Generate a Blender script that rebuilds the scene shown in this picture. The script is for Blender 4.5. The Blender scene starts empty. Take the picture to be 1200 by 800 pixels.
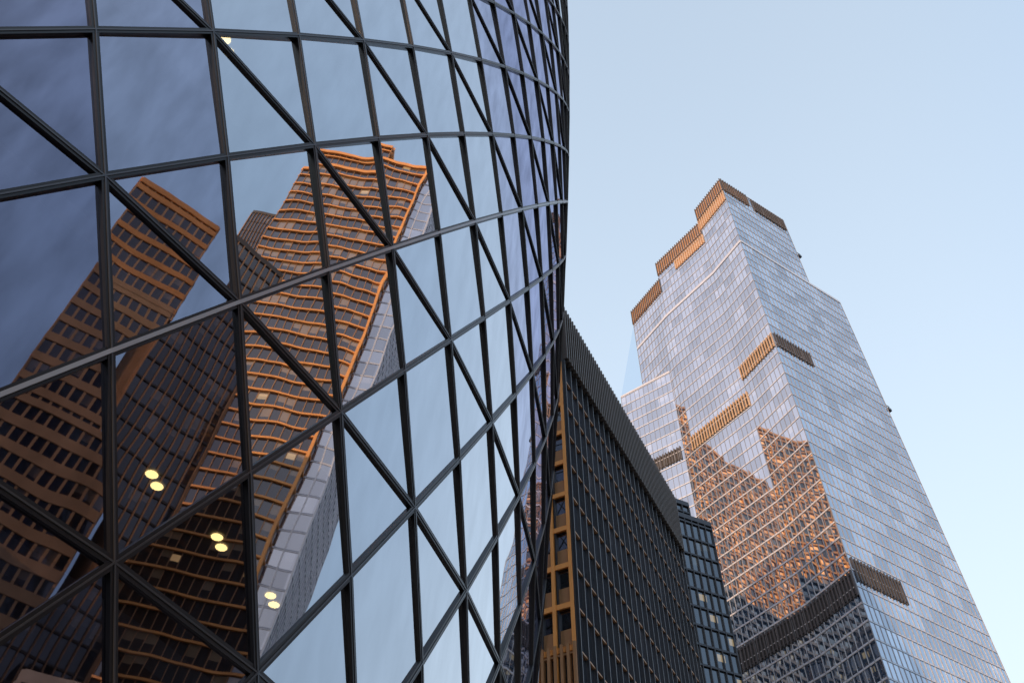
import bpy, math, random
from mathutils import Vector, Matrix
random.seed(7)
S=bpy.context.scene
# ------------------------------------------------------------------ materials
def newmat(name):
    m=bpy.data.materials.new(name); m.use_nodes=True
    nt=m.node_tree; nt.nodes.clear()
    o=nt.nodes.new('ShaderNodeOutputMaterial')
    return m,nt,o
def N(nt,t,**kw):
    n=nt.nodes.new(t)
    for k,v in kw.items(): setattr(n,k,v)
    return n
def math_(nt,op,a,b=None,c=None):
    n=nt.nodes.new('ShaderNodeMath'); n.operation=op
    for i,x in enumerate((a,b,c)):
        if x is None: continue
        if isinstance(x,(int,float)): n.inputs[i].default_value=x
        else: nt.links.new(x,n.inputs[i])
    return n.outputs[0]
def plain(name,col,rough=.5,metal=0.,var=.12,scale=.6):
    m,nt,o=newmat(name)
    p=N(nt,'ShaderNodeBsdfPrincipled'); p.inputs['Roughness'].default_value=rough; p.inputs['Metallic'].default_value=metal
    tc=N(nt,'ShaderNodeTexCoord'); no=N(nt,'ShaderNodeTexNoise'); no.inputs['Scale'].default_value=scale; no.inputs['Detail'].default_value=3
    nt.links.new(tc.outputs['Object'],no.inputs['Vector'])
    mx=N(nt,'ShaderNodeMixRGB'); 
    mx.inputs[1].default_value=(*[c*(1-var*1.5) for c in col],1); mx.inputs[2].default_value=(*[min(1,c*(1+var*1.5)) for c in col],1)
    nt.links.new(no.outputs['Fac'],mx.inputs[0]); nt.links.new(mx.outputs[0],p.inputs['Base Color'])
    nt.links.new(p.outputs[0],o.inputs[0]); return m
def facade(name,bay,floor,tint=(.9,.95,1),inner=(.03,.035,.045),blind=(.35,.38,.42),blindfrac=.3,base=.35,powr=2.,tilt=.006,
           spandrel=.0,spcol=(.5,.52,.55),lit=0.,litcol=(1,.6,.25),litstr=2.,rough=.02,wave=.0,pv=.2):
    """curtain wall: UV in metres (u along wall, v height)"""
    m,nt,o=newmat(name); L=nt.links.new
    uv=N(nt,'ShaderNodeUVMap'); sp=N(nt,'ShaderNodeSeparateXYZ'); L(uv.outputs[0],sp.inputs[0])
    U=math_(nt,'DIVIDE',sp.outputs[0],bay); V=math_(nt,'DIVIDE',sp.outputs[1],floor)
    fu=math_(nt,'FLOOR',U); fv=math_(nt,'FLOOR',V); fr=math_(nt,'FRACT',V)
    cb=N(nt,'ShaderNodeCombineXYZ'); L(fu,cb.inputs[0]); L(fv,cb.inputs[1])
    wn=N(nt,'ShaderNodeTexWhiteNoise'); wn.noise_dimensions='3D'; L(cb.outputs[0],wn.inputs['Vector'])
    # groups of bays share blinds
    cb2=N(nt,'ShaderNodeCombineXYZ'); L(math_(nt,'FLOOR',math_(nt,'DIVIDE',U,3.)),cb2.inputs[0]); L(fv,cb2.inputs[1]); cb2.inputs[2].default_value=9.3
    wn2=N(nt,'ShaderNodeTexWhiteNoise'); wn2.noise_dimensions='3D'; L(cb2.outputs[0],wn2.inputs['Vector'])
    bl=math_(nt,'GREATER_THAN',math_(nt,'ADD',math_(nt,'MULTIPLY',wn2.outputs[0],.6),math_(nt,'MULTIPLY',wn.outputs[0],.4)),1-blindfrac)
    drop=math_(nt,'GREATER_THAN',fr,math_(nt,'MULTIPLY',wn.outputs[0],.7))
    blm=math_(nt,'MULTIPLY',bl,drop)
    c=N(nt,'ShaderNodeMixRGB'); L(blm,c.inputs[0]); c.inputs[1].default_value=(*inner,1); c.inputs[2].default_value=(*blind,1)
    dif=N(nt,'ShaderNodeBsdfDiffuse'); 
    last=dif.outputs[0]; L(c.outputs[0],dif.inputs[0])
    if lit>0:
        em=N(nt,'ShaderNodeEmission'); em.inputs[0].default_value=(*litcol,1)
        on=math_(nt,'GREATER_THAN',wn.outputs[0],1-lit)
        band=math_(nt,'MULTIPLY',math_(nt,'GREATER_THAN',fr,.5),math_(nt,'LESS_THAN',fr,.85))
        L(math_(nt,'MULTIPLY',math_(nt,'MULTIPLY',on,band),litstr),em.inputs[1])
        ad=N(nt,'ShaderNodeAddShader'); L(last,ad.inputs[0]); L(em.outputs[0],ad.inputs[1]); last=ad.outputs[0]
    g=N(nt,'ShaderNodeNewGeometry')
    sub=N(nt,'ShaderNodeVectorMath',operation='SUBTRACT'); L(wn.outputs['Color'],sub.inputs[0]); sub.inputs[1].default_value=(.5,.5,.5)
    sc=N(nt,'ShaderNodeVectorMath',operation='SCALE'); L(sub.outputs[0],sc.inputs[0]); sc.inputs['Scale'].default_value=tilt*2
    ad2=N(nt,'ShaderNodeVectorMath',operation='ADD'); L(sc.outputs[0],ad2.inputs[0]); L(g.outputs['Normal'],ad2.inputs[1])
    nrm=ad2.outputs[0]
    nz=N(nt,'ShaderNodeVectorMath',operation='NORMALIZE'); 
    if wave>0:
        tc=N(nt,'ShaderNodeTexCoord'); ns=N(nt,'ShaderNodeTexNoise'); ns.inputs['Scale'].default_value=.12; ns.inputs['Detail'].default_value=1
        L(tc.outputs['Object'],ns.inputs['Vector'])
        s2=N(nt,'ShaderNodeVectorMath',operation='SUBTRACT'); L(ns.outputs['Color'],s2.inputs[0]); s2.inputs[1].default_value=(.5,.5,.5)
        s3=N(nt,'ShaderNodeVectorMath',operation='SCALE'); L(s2.outputs[0],s3.inputs[0]); s3.inputs['Scale'].default_value=wave
        a3=N(nt,'ShaderNodeVectorMath',operation='ADD'); L(s3.outputs[0],a3.inputs[0]); L(nrm,a3.inputs[1]); nrm=a3.outputs[0]
    L(nrm,nz.inputs[0])
    gl=N(nt,'ShaderNodeBsdfGlossy'); gl.inputs['Roughness'].default_value=rough; gl.inputs[0].default_value=(*tint,1); L(nz.outputs[0],gl.inputs['Normal'])
    lw=N(nt,'ShaderNodeLayerWeight'); lw.inputs[0].default_value=.5
    fac=math_(nt,'ADD',math_(nt,'MULTIPLY',math_(nt,'POWER',lw.outputs['Facing'],powr),1-base-.02),base)
    fac=math_(nt,'MULTIPLY',fac,math_(nt,'ADD',math_(nt,'MULTIPLY',wn2.outputs[0],pv),1-pv))
    mx=N(nt,'ShaderNodeMixShader'); L(fac,mx.inputs[0]); L(last,mx.inputs[1]); L(gl.outputs[0],mx.inputs[2]); last=mx.outputs[0]
    if spandrel>0:
        d2=N(nt,'ShaderNodeBsdfPrincipled'); d2.inputs['Base Color'].default_value=(*spcol,1); d2.inputs['Roughness'].default_value=.25
        m2=N(nt,'ShaderNodeMixShader'); L(math_(nt,'LESS_THAN',fr,spandrel),m2.inputs[0]); L(last,m2.inputs[1]); L(d2.outputs[0],m2.inputs[2]); last=m2.outputs[0]
    L(last,o.inputs[0]); return m
# ------------------------------------------------------------------ mesh helpers
class MB:
    def __init__(s): s.v=[];s.f=[];s.uv=[]
    def quad(s,pts,uvs=None):
        i=len(s.v); s.v+= [tuple(p) for p in pts]; s.f.append(tuple(range(i,i+len(pts)))); s.uv+= (uvs or [(0,0)]*len(pts))
    def box(s,P,t,L,n,d0,d1,z0,z1):
        a=[(P[0]+t[0]*l+n[0]*d,P[1]+t[1]*l+n[1]*d) for l in (0,L) for d in (d0,d1)]
        i=len(s.v)
        for z in (z0,z1):
            for q in a: s.v.append((q[0],q[1],z))
        for f in ((0,2,3,1),(4,5,7,6),(0,1,5,4),(2,6,7,3),(0,4,6,2),(1,3,7,5)):
            s.f.append(tuple(i+k for k in f)); s.uv+= [(0,0)]*4
    def bar(s,p,q,n,w,d0,d1):
        p=Vector(p);q=Vector(q);t=(q-p).normalized();sd=t.cross(n).normalized()
        i=len(s.v)
        for e in (p,q):
            for a in (-w/2,w/2):
                for d in (d0,d1): s.v.append(tuple(e+sd*a+n*d))
        for f in ((0,1,3,2),(4,6,7,5),(0,4,5,1),(2,3,7,6),(1,5,7,3),(0,2,6,4)):
            s.f.append(tuple(i+k for k in f)); s.uv+= [(0,0)]*4
    def obj(s,name,mat,parent=None,mats=None,midx=None):
        me=bpy.data.meshes.new(name); me.from_pydata(s.v,[],s.f)
        ul=me.uv_layers.new(name='UVMap'); 
        flat=[c for u in s.uv for c in u]; ul.data.foreach_set('uv',flat)
        for m in (mats or [mat]): me.materials.append(m)
        if midx: me.polygons.foreach_set('material_index',midx)
        me.update(); ob=bpy.data.objects.new(name,me); S.collection.objects.link(ob)
        if parent: ob.parent=parent
        return ob
def empty(name):
    e=bpy.data.objects.new(name,None); S.collection.objects.link(e); return e
def ccw(p):
    a=sum(p[i][0]*p[(i+1)%len(p)][1]-p[(i+1)%len(p)][0]*p[i][1] for i in range(len(p)))
    return list(p) if a>0 else list(p)[::-1]
def volume(parent,tag,poly,z0,z1,glass,ledge=None,mull=None,floor=4.,bay=1.5,lh=.3,lp=.15,mw=.08,mp=.1,roof=None,parapet=1.,mstep=1,lstep=1):
    poly=ccw(poly); W=MB();Lg=MB();Mu=MB();R=MB()
    n=len(poly); u0=0
    for i in range(n):
        a=Vector(poly[i]);b=Vector(poly[(i+1)%n]);t=(b-a);L=t.length;t/=L;nn=Vector((t.y,-t.x))
        W.quad([(a.x,a.y,z0),(b.x,b.y,z0),(b.x,b.y,z1),(a.x,a.y,z1)],[(u0,z0),(u0+L,z0),(u0+L,z1),(u0,z1)])
        u0+=math.ceil(L/bay)*bay
        if ledge:
            k=math.ceil(z0/floor)
            while k*floor<z1-.2:
                Lg.box(a,t,L,nn,-.05,lp,k*floor,k*floor+lh); k+=lstep
            Lg.box(a,t,L,nn,-.3,lp+.06,z1-.1,z1+parapet)
        if mull:
            c=max(1,round(L/(bay*mstep)))
            for j in range(c+1):
                P=a+t*(L*j/c-mw/2); Mu.box(P,t,mw,nn,-.04,mp,z0,z1-.12)
    R.quad([(p[0],p[1],z1+.02) for p in poly])
    W.obj(tag+'_glass_walls',glass,parent)
    R.obj(tag+'_roof',roof or M_roof,parent)
    if ledge: Lg.obj(tag+'_floor_ledges',ledge,parent)
    if mull: Mu.obj(tag+'_mullions',mull,parent)
def louvre(parent,tag,a,b,z0,z1,fin,back,sp=.9,w=.3,dep=.35,outward=None):
    a=Vector(a);b=Vector(b);t=(b-a);L=t.length;t/=L;n=Vector((t.y,-t.x))
    if n.dot(Vector(outward))<0: n=-n
    F=MB();B=MB(); B.box(a,t,L,n,-.1,.08,z0,z1); c=int(L/sp)
    for j in range(c+1): F.box(a+t*(L*j/c-w/2),t,w,n,.05,dep,z0-.1,z1+.3)
    F.box(a,t,L,n,.04,dep-.1,z0+.5,z0+.65); F.box(a,t,L,n,.04,dep-.1,z1-.6,z1-.45)
    F.obj(tag+'_louvre_fins',fin,parent); B.obj(tag+'_louvre_back',back,parent)

M_roof=plain('roof_grey',(.22,.22,.23),.8)
M_bronze=plain('bronze_fins',(.085,.07,.06),.45,.3)
M_dark=plain('dark_backing',(.03,.028,.028),.7)
M_greyfin=plain('grey_fins',(.075,.075,.085),.5,.2)
M_copper=plain('copper_panel',(.42,.23,.11),.45,.2)
M_tan=plain('tan_fins',(.48,.34,.22),.5)
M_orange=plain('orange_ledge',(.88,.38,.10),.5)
M_brick=plain('brown_brick',(.60,.36,.18),.7)
M_alu=plain('aluminium_ledge',(.62,.64,.68),.35,.4)
M_alud=plain('grey_mullion',(.30,.32,.36),.35,.4)
M_steel=plain('dark_steel',(.06,.065,.075),.4,.5)
M_stone=plain('pale_stone',(.42,.38,.33),.7)
# ------------------------------------------------------------------ curved glass tower
CX,CY=-25.87,21.61; F0=-0.65308; DK=math.radians(5.0); Z0=6.01+1.6
def Rz(z):
    h=z-1.6
    if h<72: return 26.735+.0877*(h-15)-.00077*(h-15)**2
    r=26.735+.0877*57-.00077*57**2
    return r-16.5*((h-72)/100)**2.0
def node(row,k2):
    z=Z0+row*2.075; a=F0+DK*k2/2; r=Rz(z); return Vector((CX+r*math.cos(a),CY+r*math.sin(a),z))
def nrm(row,k2):
    z=Z0+row*2.075; a=F0+DK*k2/2; s=(Rz(z+.5)-Rz(z-.5)); return Vector((math.cos(a),math.sin(a),-s)).normalized()
def glassG(name,tint,trans,base,pw,opaque=False,smin=.82):
    m,nt,o=newmat(name); L=nt.links.new
    tc=N(nt,'ShaderNodeTexCoord'); ns=N(nt,'ShaderNodeTexNoise'); ns.inputs['Scale'].default_value=1.2; ns.inputs['Detail'].default_value=1.
    mp=N(nt,'ShaderNodeMapping'); mp.inputs['Scale'].default_value=(1,1,.55); L(tc.outputs['Object'],mp.inputs[0]); L(mp.outputs[0],ns.inputs['Vector'])
    s2=N(nt,'ShaderNodeVectorMath',operation='SUBTRACT'); L(ns.outputs['Color'],s2.inputs[0]); s2.inputs[1].default_value=(.5,.5,.5)
    s3=N(nt,'ShaderNodeVectorMath',operation='SCALE'); L(s2.outputs[0],s3.inputs[0]); s3.inputs['Scale'].default_value=.0068
    g=N(nt,'ShaderNodeNewGeometry'); a3=N(nt,'ShaderNodeVectorMath',operation='ADD'); L(s3.outputs[0],a3.inputs[0]); L(g.outputs['Normal'],a3.inputs[1])
    nz=N(nt,'ShaderNodeVectorMath',operation='NORMALIZE'); L(a3.outputs[0],nz.inputs[0])
    # streaky coating: slightly uneven reflectance
    n2=N(nt,'ShaderNodeTexNoise'); n2.inputs['Scale'].default_value=1.; n2.inputs['Detail'].default_value=3.
    m2=N(nt,'ShaderNodeMapping'); m2.inputs['Scale'].default_value=(3.2,3.2,.7); m2.inputs['Rotation'].default_value=(.5,.4,0); L(tc.outputs['Object'],m2.inputs[0]); L(m2.outputs[0],n2.inputs['Vector'])
    st=N(nt,'ShaderNodeMapRange'); st.inputs['From Min'].default_value=.3; st.inputs['From Max'].default_value=.7; st.inputs['To Min'].default_value=smin; st.inputs['To Max'].default_value=1.02; L(n2.outputs['Fac'],st.inputs[0])
    gl=N(nt,'ShaderNodeBsdfGlossy'); gl.inputs[0].default_value=(*tint,1); gl.inputs['Roughness'].default_value=.012; L(nz.outputs[0],gl.inputs['Normal'])
    if opaque:
        tr=N(nt,'ShaderNodeBsdfDiffuse'); tr.inputs[0].default_value=(*[c*.12 for c in trans],1)
    else:
        tr=N(nt,'ShaderNodeBsdfTransparent'); tr.inputs[0].default_value=(*trans,1)
    lw=N(nt,'ShaderNodeLayerWeight'); lw.inputs[0].default_value=.5
    fac=math_(nt,'ADD',math_(nt,'MULTIPLY',math_(nt,'POWER',lw.outputs['Facing'],pw),.97-base),base)
    fac=math_(nt,'MULTIPLY',fac,st.outputs[0])
    mx=N(nt,'ShaderNodeMixShader'); L(fac,mx.inputs[0]); L(tr.outputs[0],mx.inputs[1]); L(gl.outputs[0],mx.inputs[2]); L(mx.outputs[0],o.inputs[0]); return m
pa=dict(tint=(.92,.95,1.),trans=(.32,.34,.37),base=.30,pw=1.3,smin=.92)
pb=dict(tint=(.60,.62,.84),trans=(.26,.26,.30),base=.19,pw=1.5,smin=.70)
pc=dict(tint=(.76,.78,.95),trans=(.3,.3,.34),base=.22,pw=1.5,smin=.76)
mats=[glassG('clear_grey_glass',**pa),glassG('dark_spiral_glass',**pb),glassG('edge_spiral_glass',**pc),
      glassG('clear_grey_glass_backed',opaque=True,**pa),glassG('dark_spiral_glass_backed',opaque=True,**pb),glassG('edge_spiral_glass_backed',opaque=True,**pc)]
gk=empty('curved_diagrid_glass_tower')
pan=MB(); midx=[]; fr=MB(); cap=MB(); br=MB()
R0,R1=-4,76
def pane(pts,row,k2):
    j=((k2+row-1)//2)%12
    ty=1 if j in (8,9,10,11,0) else (2 if j in (1,7) else 0)
    kk=((k2+36)%144)-36
    if row>11 or kk<-8 or kk>9: ty+=3
    c=sum(pts,Vector())/len(pts); n=nrm(row,k2)
    n=(n+Vector([random.uniform(-1,1)*.006 for _ in range(3)])).normalized()
    q=[p-n*(p-c).dot(n)-n*.02 for p in pts]
    pan.quad(q); midx.append(ty)
for row in range(R0,R1):
    for k in range(72):
        k2=2*k+((row+1)%2)      # pane centre parity: row+k2 odd
        B,T,Lf,Rt=node(row-1,k2),node(row+1,k2),node(row,k2-1),node(row,k2+1)
        n=nrm(row,k2)
        if row%2==0:            # horizontal through the middle
            pane([Lf,Rt,T],row,k2); pane([Lf,B,Rt],row,k2)
            fr.bar(Lf,Rt,n,.12,-.05,.03); cap.bar(Lf,Rt,n,.022,.0,.042)
        else: pane([Lf,B,Rt,T],row,k2)
        for (p,q,kk) in ((Lf,B,0),(B,Rt,1)):
            if kk==1 and (k2-(row-1))//2%6==0:
                fr.bar(p,q,n,.13,-.06,.026); br.bar(p,q,n,.05,.0,.05)
            else:
                fr.bar(p,q,n,.10,-.05,.034); cap.bar(p,q,n,.02,.0,.045)
M_frame=plain('black_frame',(.010,.011,.014),.35,.3)
M_cap=plain('frame_cap_grey',(.07,.075,.085),.3,.6)
M_br=plain('bright_aluminium_cap',(.33,.34,.36),.35,.6)
pan.obj('glass_panes',None,gk,mats=mats,midx=midx)
fr.obj('black_frames',M_frame,gk); cap.obj('frame_caps',M_cap,gk); br.obj('aluminium_caps',M_br,gk)
# interior slabs, core, lamps
sl=MB(); lp=MB()
def ring(mb,r,z,n=72,flip=False):
    pts=[(CX+r*math.cos(2*math.pi*i/n),CY+r*math.sin(2*math.pi*i/n),z) for i in range(n)]
    mb.quad(pts[::-1] if flip else pts)
for fl in range(-1,8):
    z=Z0+fl*4.15; r=Rz(z)-.7
    ring(sl,r,z+.15); ring(sl,r,z-.25,flip=True)
    for i in range(72):
        a,b=2*math.pi*i/72,2*math.pi*(i+1)/72
        sl.quad([(CX+r*math.cos(x),CY+r*math.sin(x),zz) for x,zz in ((a,z-.25),(b,z-.25),(b,z+.15),(a,z+.15))])
# ring of downlights in the ceiling of one floor, a few on another (real row: 4 degree spacing)
for fl,rr,angs in ((1,23.2,(-28.4,-24.4,-20.3,-36.5,-58,-66,-90)),(3,24.9,(-35.9,-62,-70)),(0,22.8,(-33,-45,-50))):
    z=Z0+fl*4.15-.27
    for a in angs:
        a=math.radians(a); c=(CX+rr*math.cos(a),CY+rr*math.sin(a))
        for (ox,oy) in ((0,0),(.02,.26)):
            lp.quad([(c[0]+ox+.10*math.cos(-t*math.pi/6),c[1]+oy+.10*math.sin(-t*math.pi/6),z) for t in range(12)])
for i in range(36):
    a,b=2*math.pi*i/36,2*math.pi*(i+1)/36
    sl.quad([(CX+11*math.cos(x),CY+11*math.sin(x),zz) for x,zz in ((a,0),(b,0),(b,150),(a,150))])
sl.obj('floor_slabs_and_core',plain('interior_grey',(.18,.18,.18),.8),gk)
m,nt,o=newmat('warm_downlight'); e=N(nt,'ShaderNodeEmission'); e.inputs[0].default_value=(1,.72,.25,1); e.inputs[1].default_value=7; nt.links.new(e.outputs[0],o.inputs[0])
lp.obj('ceiling_lamps',m,gk)
dm=MB(); zt=Z0+(R1-1)*2.075; rt=Rz(zt); 
for j in range(6):
    for i in range(36):
        def P(i,j): 
            a=2*math.pi*i/36; e=j/6*math.pi/2; return (CX+rt*math.cos(e)*math.cos(a),CY+rt*math.cos(e)*math.sin(a),zt+rt*.8*math.sin(e))
        dm.quad([P(i,j),P(i+1,j),P(i+1,j+1),P(i,j+1)])
dm.obj('dome_cap',mats[4],gk)
# ------------------------------------------------------------------ tall stepped skyscraper
T=empty('stepped_glass_skyscraper')
A=Vector((67.9,151.9)); dr=Vector((.841,.5416)).normalized(); dl=Vector((-dr.y,dr.x))
def fp(t,o=0,d=0):
    return tuple(A+dl*t+dr*(o+d))
GT=facade('tower_glass',1.5,4.,tint=(.90,.94,1),inner=(.04,.075,.14),blind=(.22,.26,.33),blindfrac=.20,base=.58,powr=1.3,tilt=.004,spandrel=.12,spcol=(.50,.56,.68),wave=.02,pv=.34)
F1,F2=fp(13.4,.9),fp(34,-.6)
Cc=tuple(A+dr*41.4); Bk=tuple(A+dr*41.4+dl*50); D=fp(49.8)
kw=dict(glass=GT,ledge=M_alu,mull=M_alud,floor=4.,bay=1.5,lh=.2,lp=.10,mw=.08,mp=.12)
volume(T,'main_shaft',[tuple(A),Cc,Bk,D,F2,F1],0,240,**kw)
dB=28.4
volume(T,'crown_high',[tuple(A),tuple(A+dr*dB),tuple(A+dr*dB+dl*13.4),F1],240.6,277.5,parapet=.4,**kw)
volume(T,'crown_middle',[F1,tuple(A+dr*(dB-1)+dl*13.45),tuple(A+dr*(dB-1)+dl*34),F2],240.6,269.4,parapet=.4,**kw)
volume(T,'crown_low',[F2,tuple(A+dr*(dB-2)+dl*34.05),tuple(A+dr*(dB-2)+dl*49.8),D],240.6,260.2,parapet=.4,**kw)
volume(T,'wing',[(47.2,183.2),(33.6,193.5),(44,209),(58,198)],0,216.4,parapet=.5,**kw)
oL=-dr; oR=Vector((dr.y,-dr.x))
f=Vector(F1);g=Vector(F2);d_=Vector(D)
louvre(T,'crown_a',A,f,270.8,277.8,M_bronze,M_copper,outward=oL)
louvre(T,'crown_b',A+dl*.3,f,265,270.2,M_tan,M_copper,outward=oL,w=.4)
louvre(T,'crown_c',f,g,262.6,269.7,M_bronze,M_copper,outward=oL)
louvre(T,'crown_d',f,f+(g-f)*.62,257.5,262,M_tan,M_copper,outward=oL,w=.4)
louvre(T,'crown_e',g,d_,253.4,260.5,M_bronze,M_copper,outward=oL)
louvre(T,'crown_f',A+dr*.3,A+dr*11,270.8,277.8,M_bronze,M_copper,outward=oR)
louvre(T,'crown_g',A+dr*13.5,A+dr*27.5,270.3,277,M_bronze,M_dark,outward=oR)
louvre(T,'plant_a',A+dl*.2,f,190.6,195.6,M_tan,M_dark,outward=oL)
louvre(T,'plant_b',f,g,180.6,185.6,M_tan,M_dark,outward=oL)
louvre(T,'plant_c',(46.4,183.8),(34.2,193.05),181,185.5,M_greyfin,M_dark,outward=oL)
louvre(T,'plant_d',A+dr*1,A+dr*13.5,191,196.3,M_greyfin,M_dark,outward=oR)
louvre(T,'plant_e',A+dr*1,A+dr*15,117.5,123.,M_greyfin,M_dark,outward=oR)
louvre(T,'plant_f',A+dl*.2,f,114,119.5,M_greyfin,M_dark,outward=oL,w=.35)
louvre(T,'plant_g',f,g,114,119.5,M_greyfin,M_dark,outward=oL,w=.35)
w=MB(); w.quad([(40.7,193.4,216.8),(33.7,193.2,216.8),(40.7,193.4,252)]); 
w.obj('wind_screen',glassG('screen_glass',(.9,.95,1),(.80,.86,.92),.15,2),T)
cr=MB()
for (q,z) in ((A+dr*28.6,256),(Cc,191)):
    q=Vector(q); cr.box(q,dr,1.2,oR,-.4,.4,z,z+.9); cr.box(q,dr,.12,oR,-.35,-.23,z,z+2.4); cr.box(q+dr*1.,dr,.12,oR,-.35,-.23,z,z+2.); cr.box(q,dr,1.4,oR,-.08,.08,z+2.,z+2.15)
cr.obj('maintenance_cradles',M_steel,T)
# ------------------------------------------------------------------ mid-rise dark glass office
Mb=empty('finned_office_block')
c0=Vector((5.0,59.8)); da=Vector((.457,.889)).normalized(); db=Vector((-da.y,da.x))
GM=facade('office_glass',1.35,3.7,tint=(.72,.76,.86),inner=(.02,.025,.03),blind=(.12,.11,.11),blindfrac=.2,base=.22,powr=1.9,tilt=.012,lit=.006,litstr=1.2,wave=.02,pv=.45)
volume(Mb,'block',[c0,c0+da*33,c0+da*33+db*30,c0+db*30],0,80.8,glass=GM,ledge=M_copper,mull=M_steel,floor=3.7,bay=1.35,lh=.14,lp=.18,mw=.12,mp=.28,parapet=.6)
oa=Vector((da.y,-da.x)); ob=-da
louvre(Mb,'roof_band',c0,c0+da*33.2,73.5,81.6,M_bronze,M_dark,sp=.55,w=.16,dep=.6,outward=oa)
louvre(Mb,'roof_band_side',c0+db*.2,c0+db*30,73.5,81.6,M_bronze,M_dark,sp=.55,w=.16,dep=.6,outward=ob)
cs=MB(); cp=MB()
for z in range(0,20): cs.box(c0,db,12,ob,.02,.35,z*3.7,z*3.7+.45)
for z in range(11,20): cp.box(c0,db,12,ob,-.02,.06,z*3.7+.45,z*3.7+2.0)
for k in range(9): cs.box(c0+db*(k*1.5),db,.28,ob,.01,.4,0,73)
cs.obj('copper_corner_grid',M_orange,Mb); cp.obj('copper_corner_panels',M_copper,Mb)
louvre(Mb,'podium',c0+db*.1,c0+db*12,20,41,M_copper,M_dark,sp=.5,w=.22,dep=.5,outward=ob)
# ------------------------------------------------------------------ dark lit office behind
Dk=empty('dark_office_building')
GD=facade('dark_office_glass',1.6,4.,tint=(.6,.66,.72),inner=(.02,.022,.025),blind=(.1,.1,.09),blindfrac=.25,base=.20,powr=2.5,tilt=.01,lit=.14,litcol=(1,.75,.4),litstr=.35)
volume(Dk,'block',[(20,136.5),(39.8,145.6),(31,165),(11,156)],0,125,glass=GD,ledge=M_steel,mull=M_steel,floor=4.,bay=1.6,lh=.4,lp=.3,mw=.15,mp=.35)
volume(Dk,'plant_room',[(20,138),(36,145.4),(29,161),(12,155)],125.5,130,glass=GD,ledge=M_steel,mull=M_steel,floor=4.,bay=1.6,lh=.4,lp=.3,mw=.15,mp=.35)
# ------------------------------------------------------------------ towers across the plaza (seen mirrored)
def rect(c,ang,w,d):
    t=Vector((math.cos(ang),math.sin(ang)));n=Vector((-t.y,t.x));c=Vector(c)
    return [c-t*w/2-n*d/2,c+t*w/2-n*d/2,c+t*w/2+n*d/2,c-t*w/2+n*d/2]
GO=facade('copper_tower_glass',2.,4.,tint=(.6,.64,.70),inner=(.04,.035,.035),blind=(.32,.24,.15),blindfrac=.35,base=.18,powr=2,tilt=.008,lit=.015,litstr=1.)
GB=facade('brick_tower_glass',1.5,3.6,tint=(.6,.62,.66),inner=(.03,.03,.035),blind=(.2,.16,.12),blindfrac=.3,base=.14,powr=2,tilt=.008)
O1=empty('copper_banded_tower')
a1=math.radians(115); t1=Vector((math.cos(a1),math.sin(a1)))
volume(O1,'shaft',rect((165,22),a1,58,34),0,215,glass=GO,ledge=M_orange,mull=M_copper,floor=4.,bay=2,lh=.44,lp=.5,mw=.16,mp=.2)
volume(O1,'top',rect(Vector((167,18)),a1,44,28),216,226,glass=GO,ledge=M_orange,mull=M_copper,floor=4.,bay=2,lh=.44,lp=.5,mw=.16,mp=.2)
volume(O1,'stair_wing',rect(Vector((165,22))+t1*31.7,a1,5,30),0,221,glass=GT,ledge=M_alu,mull=M_alu,floor=4.,bay=2.5,lh=.15,lp=.1,mw=.25,mp=.2)
ed=MB(); nn=Vector((-t1.y,t1.x)); ed.box(Vector((165,22))+t1*28.8+nn*16.9,t1,.6,nn,0,.8,0,221.5)
ed.obj('copper_edge_fin',M_orange,O1)
volume(O1,'shade_wing',rect(Vector((165,22))-t1*33.2,a1,8,30),0,196,glass=GB,ledge=M_bronze,mull=M_copper,floor=4.,bay=1,lh=.15,lp=.1,mw=.10,mp=.3)
O2=empty('stepped_brick_tower')
a2=math.radians(70)
volume(O2,'lower_block',rect((112,-40),a2,40,27),0,72,glass=GB,ledge=M_brick,mull=M_brick,floor=3.6,bay=1.5,lh=1.5,lp=.22,mw=.36,mp=.12)
volume(O2,'shaft',rect((114,-37),a2,22,22),73,102,glass=GB,ledge=M_brick,mull=M_brick,floor=3.6,bay=1.5,lh=1.3,lp=.22,mw=.36,mp=.12)
volume(O2,'top',rect((115.5,-33),a2,15,16),103,124,glass=GB,ledge=M_orange,mull=M_brick,floor=3.6,bay=1.5,lh=1.1,lp=.22,mw=.3,mp=.12)
volume(O2,'shoulder',rect((114,-9),a2,14,16),0,122,glass=GB,ledge=M_bronze,mull=M_copper,floor=3.6,bay=1.2,lh=.3,lp=.2,mw=.16,mp=.4)
O3=empty('copper_grid_tower')
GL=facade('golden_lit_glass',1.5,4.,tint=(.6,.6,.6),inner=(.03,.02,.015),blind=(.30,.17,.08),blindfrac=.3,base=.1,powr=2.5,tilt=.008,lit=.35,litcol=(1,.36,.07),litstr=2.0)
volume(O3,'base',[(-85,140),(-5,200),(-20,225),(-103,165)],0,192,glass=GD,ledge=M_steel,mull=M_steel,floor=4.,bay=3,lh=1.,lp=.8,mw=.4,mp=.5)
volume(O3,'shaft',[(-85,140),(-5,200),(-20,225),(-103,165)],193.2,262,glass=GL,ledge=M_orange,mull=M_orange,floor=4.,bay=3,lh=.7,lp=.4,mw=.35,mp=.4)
O4=empty('low_stone_building')
volume(O4,'block',rect((80,22),math.radians(100),44,22),0,30,glass=GO,ledge=M_stone,mull=M_stone,floor=4.,bay=2,lh=.6,lp=.3,mw=.4,mp=.4)
O5=empty('green_glass_building')
volume(O5,'block',rect((70,-75),math.radians(50),60,26),0,62,glass=GM,ledge=M_alu,mull=M_alu,floor=4.,bay=1.5,lh=.3,lp=.3,mw=.1,mp=.2)
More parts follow.
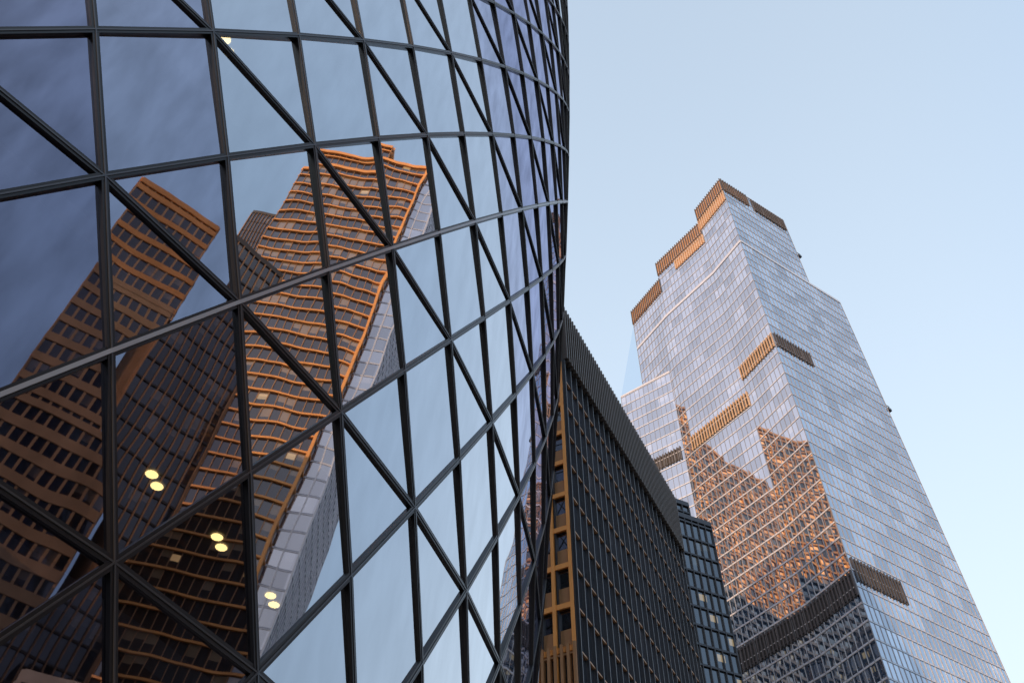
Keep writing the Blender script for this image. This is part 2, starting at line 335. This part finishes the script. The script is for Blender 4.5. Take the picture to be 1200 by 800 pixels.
# ------------------------------------------------------------------ ground
gr=MB(); gr.quad([(-3000,-3000,0),(3000,-3000,0),(3000,3000,0),(-3000,3000,0)]); 
gr.obj('ground',plain('asphalt',(.06,.06,.062),.85,scale=.2))
pv=MB(); pv.quad([(-70,-40,.12),(45,-40,.12),(45,55,.12),(-70,55,.12)]); pv.box((-70,-40),(1,0),115,(0,1),0,95,0,.116)
m,nt,o=newmat('stone_paving'); p=N(nt,'ShaderNodeBsdfPrincipled'); b=N(nt,'ShaderNodeTexBrick'); tc=N(nt,'ShaderNodeTexCoord'); nt.links.new(tc.outputs['Object'],b.inputs[0])
b.inputs['Scale'].default_value=1.2; b.inputs[1].default_value=(.33,.31,.29,1); b.inputs[2].default_value=(.27,.26,.25,1); b.inputs[3].default_value=(.12,.12,.12,1)
nt.links.new(b.outputs[0],p.inputs['Base Color']); nt.links.new(p.outputs[0],o.inputs[0]); pv.obj('plaza_pavement',m)
# ------------------------------------------------------------------ light
SAZ=math.radians(-150); SEL=math.radians(14)
w=bpy.data.worlds.new('World'); S.world=w; w.use_nodes=True; nt=w.node_tree
bg=nt.nodes['Background']; sk=nt.nodes.new('ShaderNodeTexSky'); sk.sky_type='NISHITA'; sk.sun_disc=False; sk.sun_elevation=SEL; sk.sun_rotation=math.radians(210)
sk.air_density=1.0; sk.dust_density=1.5; sk.ozone_density=1.0
tc=nt.nodes.new('ShaderNodeTexCoord'); sp=nt.nodes.new('ShaderNodeSeparateXYZ'); nt.links.new(tc.outputs['Generated'],sp.inputs[0])
fac=nt.nodes.new('ShaderNodeMapRange'); fac.inputs['From Min'].default_value=.15; fac.inputs['From Max'].default_value=1.; fac.inputs['To Min'].default_value=.97; fac.inputs['To Max'].default_value=.42
nt.links.new(sp.outputs[2],fac.inputs[0])
ga=nt.nodes.new('ShaderNodeVectorMath'); ga.operation='SCALE'; ga.inputs['Scale'].default_value=3.2; nt.links.new(sk.outputs[0],ga.inputs[0])
mx=nt.nodes.new('ShaderNodeMixRGB'); nt.links.new(fac.outputs[0],mx.inputs[0]); nt.links.new(ga.outputs[0],mx.inputs[1]); mx.inputs[2].default_value=(5.75,6.4,6.7,1)
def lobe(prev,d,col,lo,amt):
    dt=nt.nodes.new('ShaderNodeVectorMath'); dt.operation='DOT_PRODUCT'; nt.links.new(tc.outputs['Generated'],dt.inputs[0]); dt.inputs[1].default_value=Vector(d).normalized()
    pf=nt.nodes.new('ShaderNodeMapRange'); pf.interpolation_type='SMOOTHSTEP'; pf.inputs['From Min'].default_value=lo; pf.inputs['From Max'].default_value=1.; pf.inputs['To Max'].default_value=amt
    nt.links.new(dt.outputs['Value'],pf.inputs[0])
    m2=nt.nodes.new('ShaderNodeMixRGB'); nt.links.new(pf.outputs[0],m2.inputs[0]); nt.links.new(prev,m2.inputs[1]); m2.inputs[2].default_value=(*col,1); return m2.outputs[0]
c1=lobe(mx.outputs[0],(-.87,-.25,.42),(6.9,5.9,6.6),.35,.6)      # pink tint added to out-of-view sky so the skyscraper's left face mirrors it
c2=lobe(c1,(.95,-.15,.40),(2.5,3.9,6.0),.55,.65)                   # deeper blue added to the sky on the right for the glass to reflect
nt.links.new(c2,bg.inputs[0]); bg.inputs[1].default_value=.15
sd=bpy.data.lights.new('sun','SUN'); sd.energy=4.2; sd.angle=math.radians(.5); sd.color=(1,.60,.32)
so=bpy.data.objects.new('sun',sd); S.collection.objects.link(so)
sdir=Vector((math.sin(SAZ)*math.cos(SEL),math.cos(SAZ)*math.cos(SEL),math.sin(SEL)))
so.rotation_euler=sdir.to_track_quat('Z','Y').to_euler(); so.location=(0,-20,200)
# ------------------------------------------------------------------ camera
f=1103.74; th=math.atan2(f,math.hypot(8.505,883.62)); ph=math.atan2(8.505,883.62)
Rv=Vector((1,0,0));U=Vector((0,-math.sin(th),math.cos(th)));Fw=Vector((0,math.cos(th),math.sin(th)))
r=Rv*math.cos(ph)+U*math.sin(ph); u=-Rv*math.sin(ph)+U*math.cos(ph)
cd=bpy.data.cameras.new('camera'); cd.sensor_width=36; cd.lens=f/1200*36; cd.clip_end=8000
co=bpy.data.objects.new('camera',cd); S.collection.objects.link(co)
M=Matrix((r,u,-Fw)).transposed().to_4x4(); M.translation=Vector((0,0,1.6)); co.matrix_world=M
S.camera=co
S.view_settings.view_transform='Standard'; S.view_settings.look='None'; S.view_settings.exposure=0
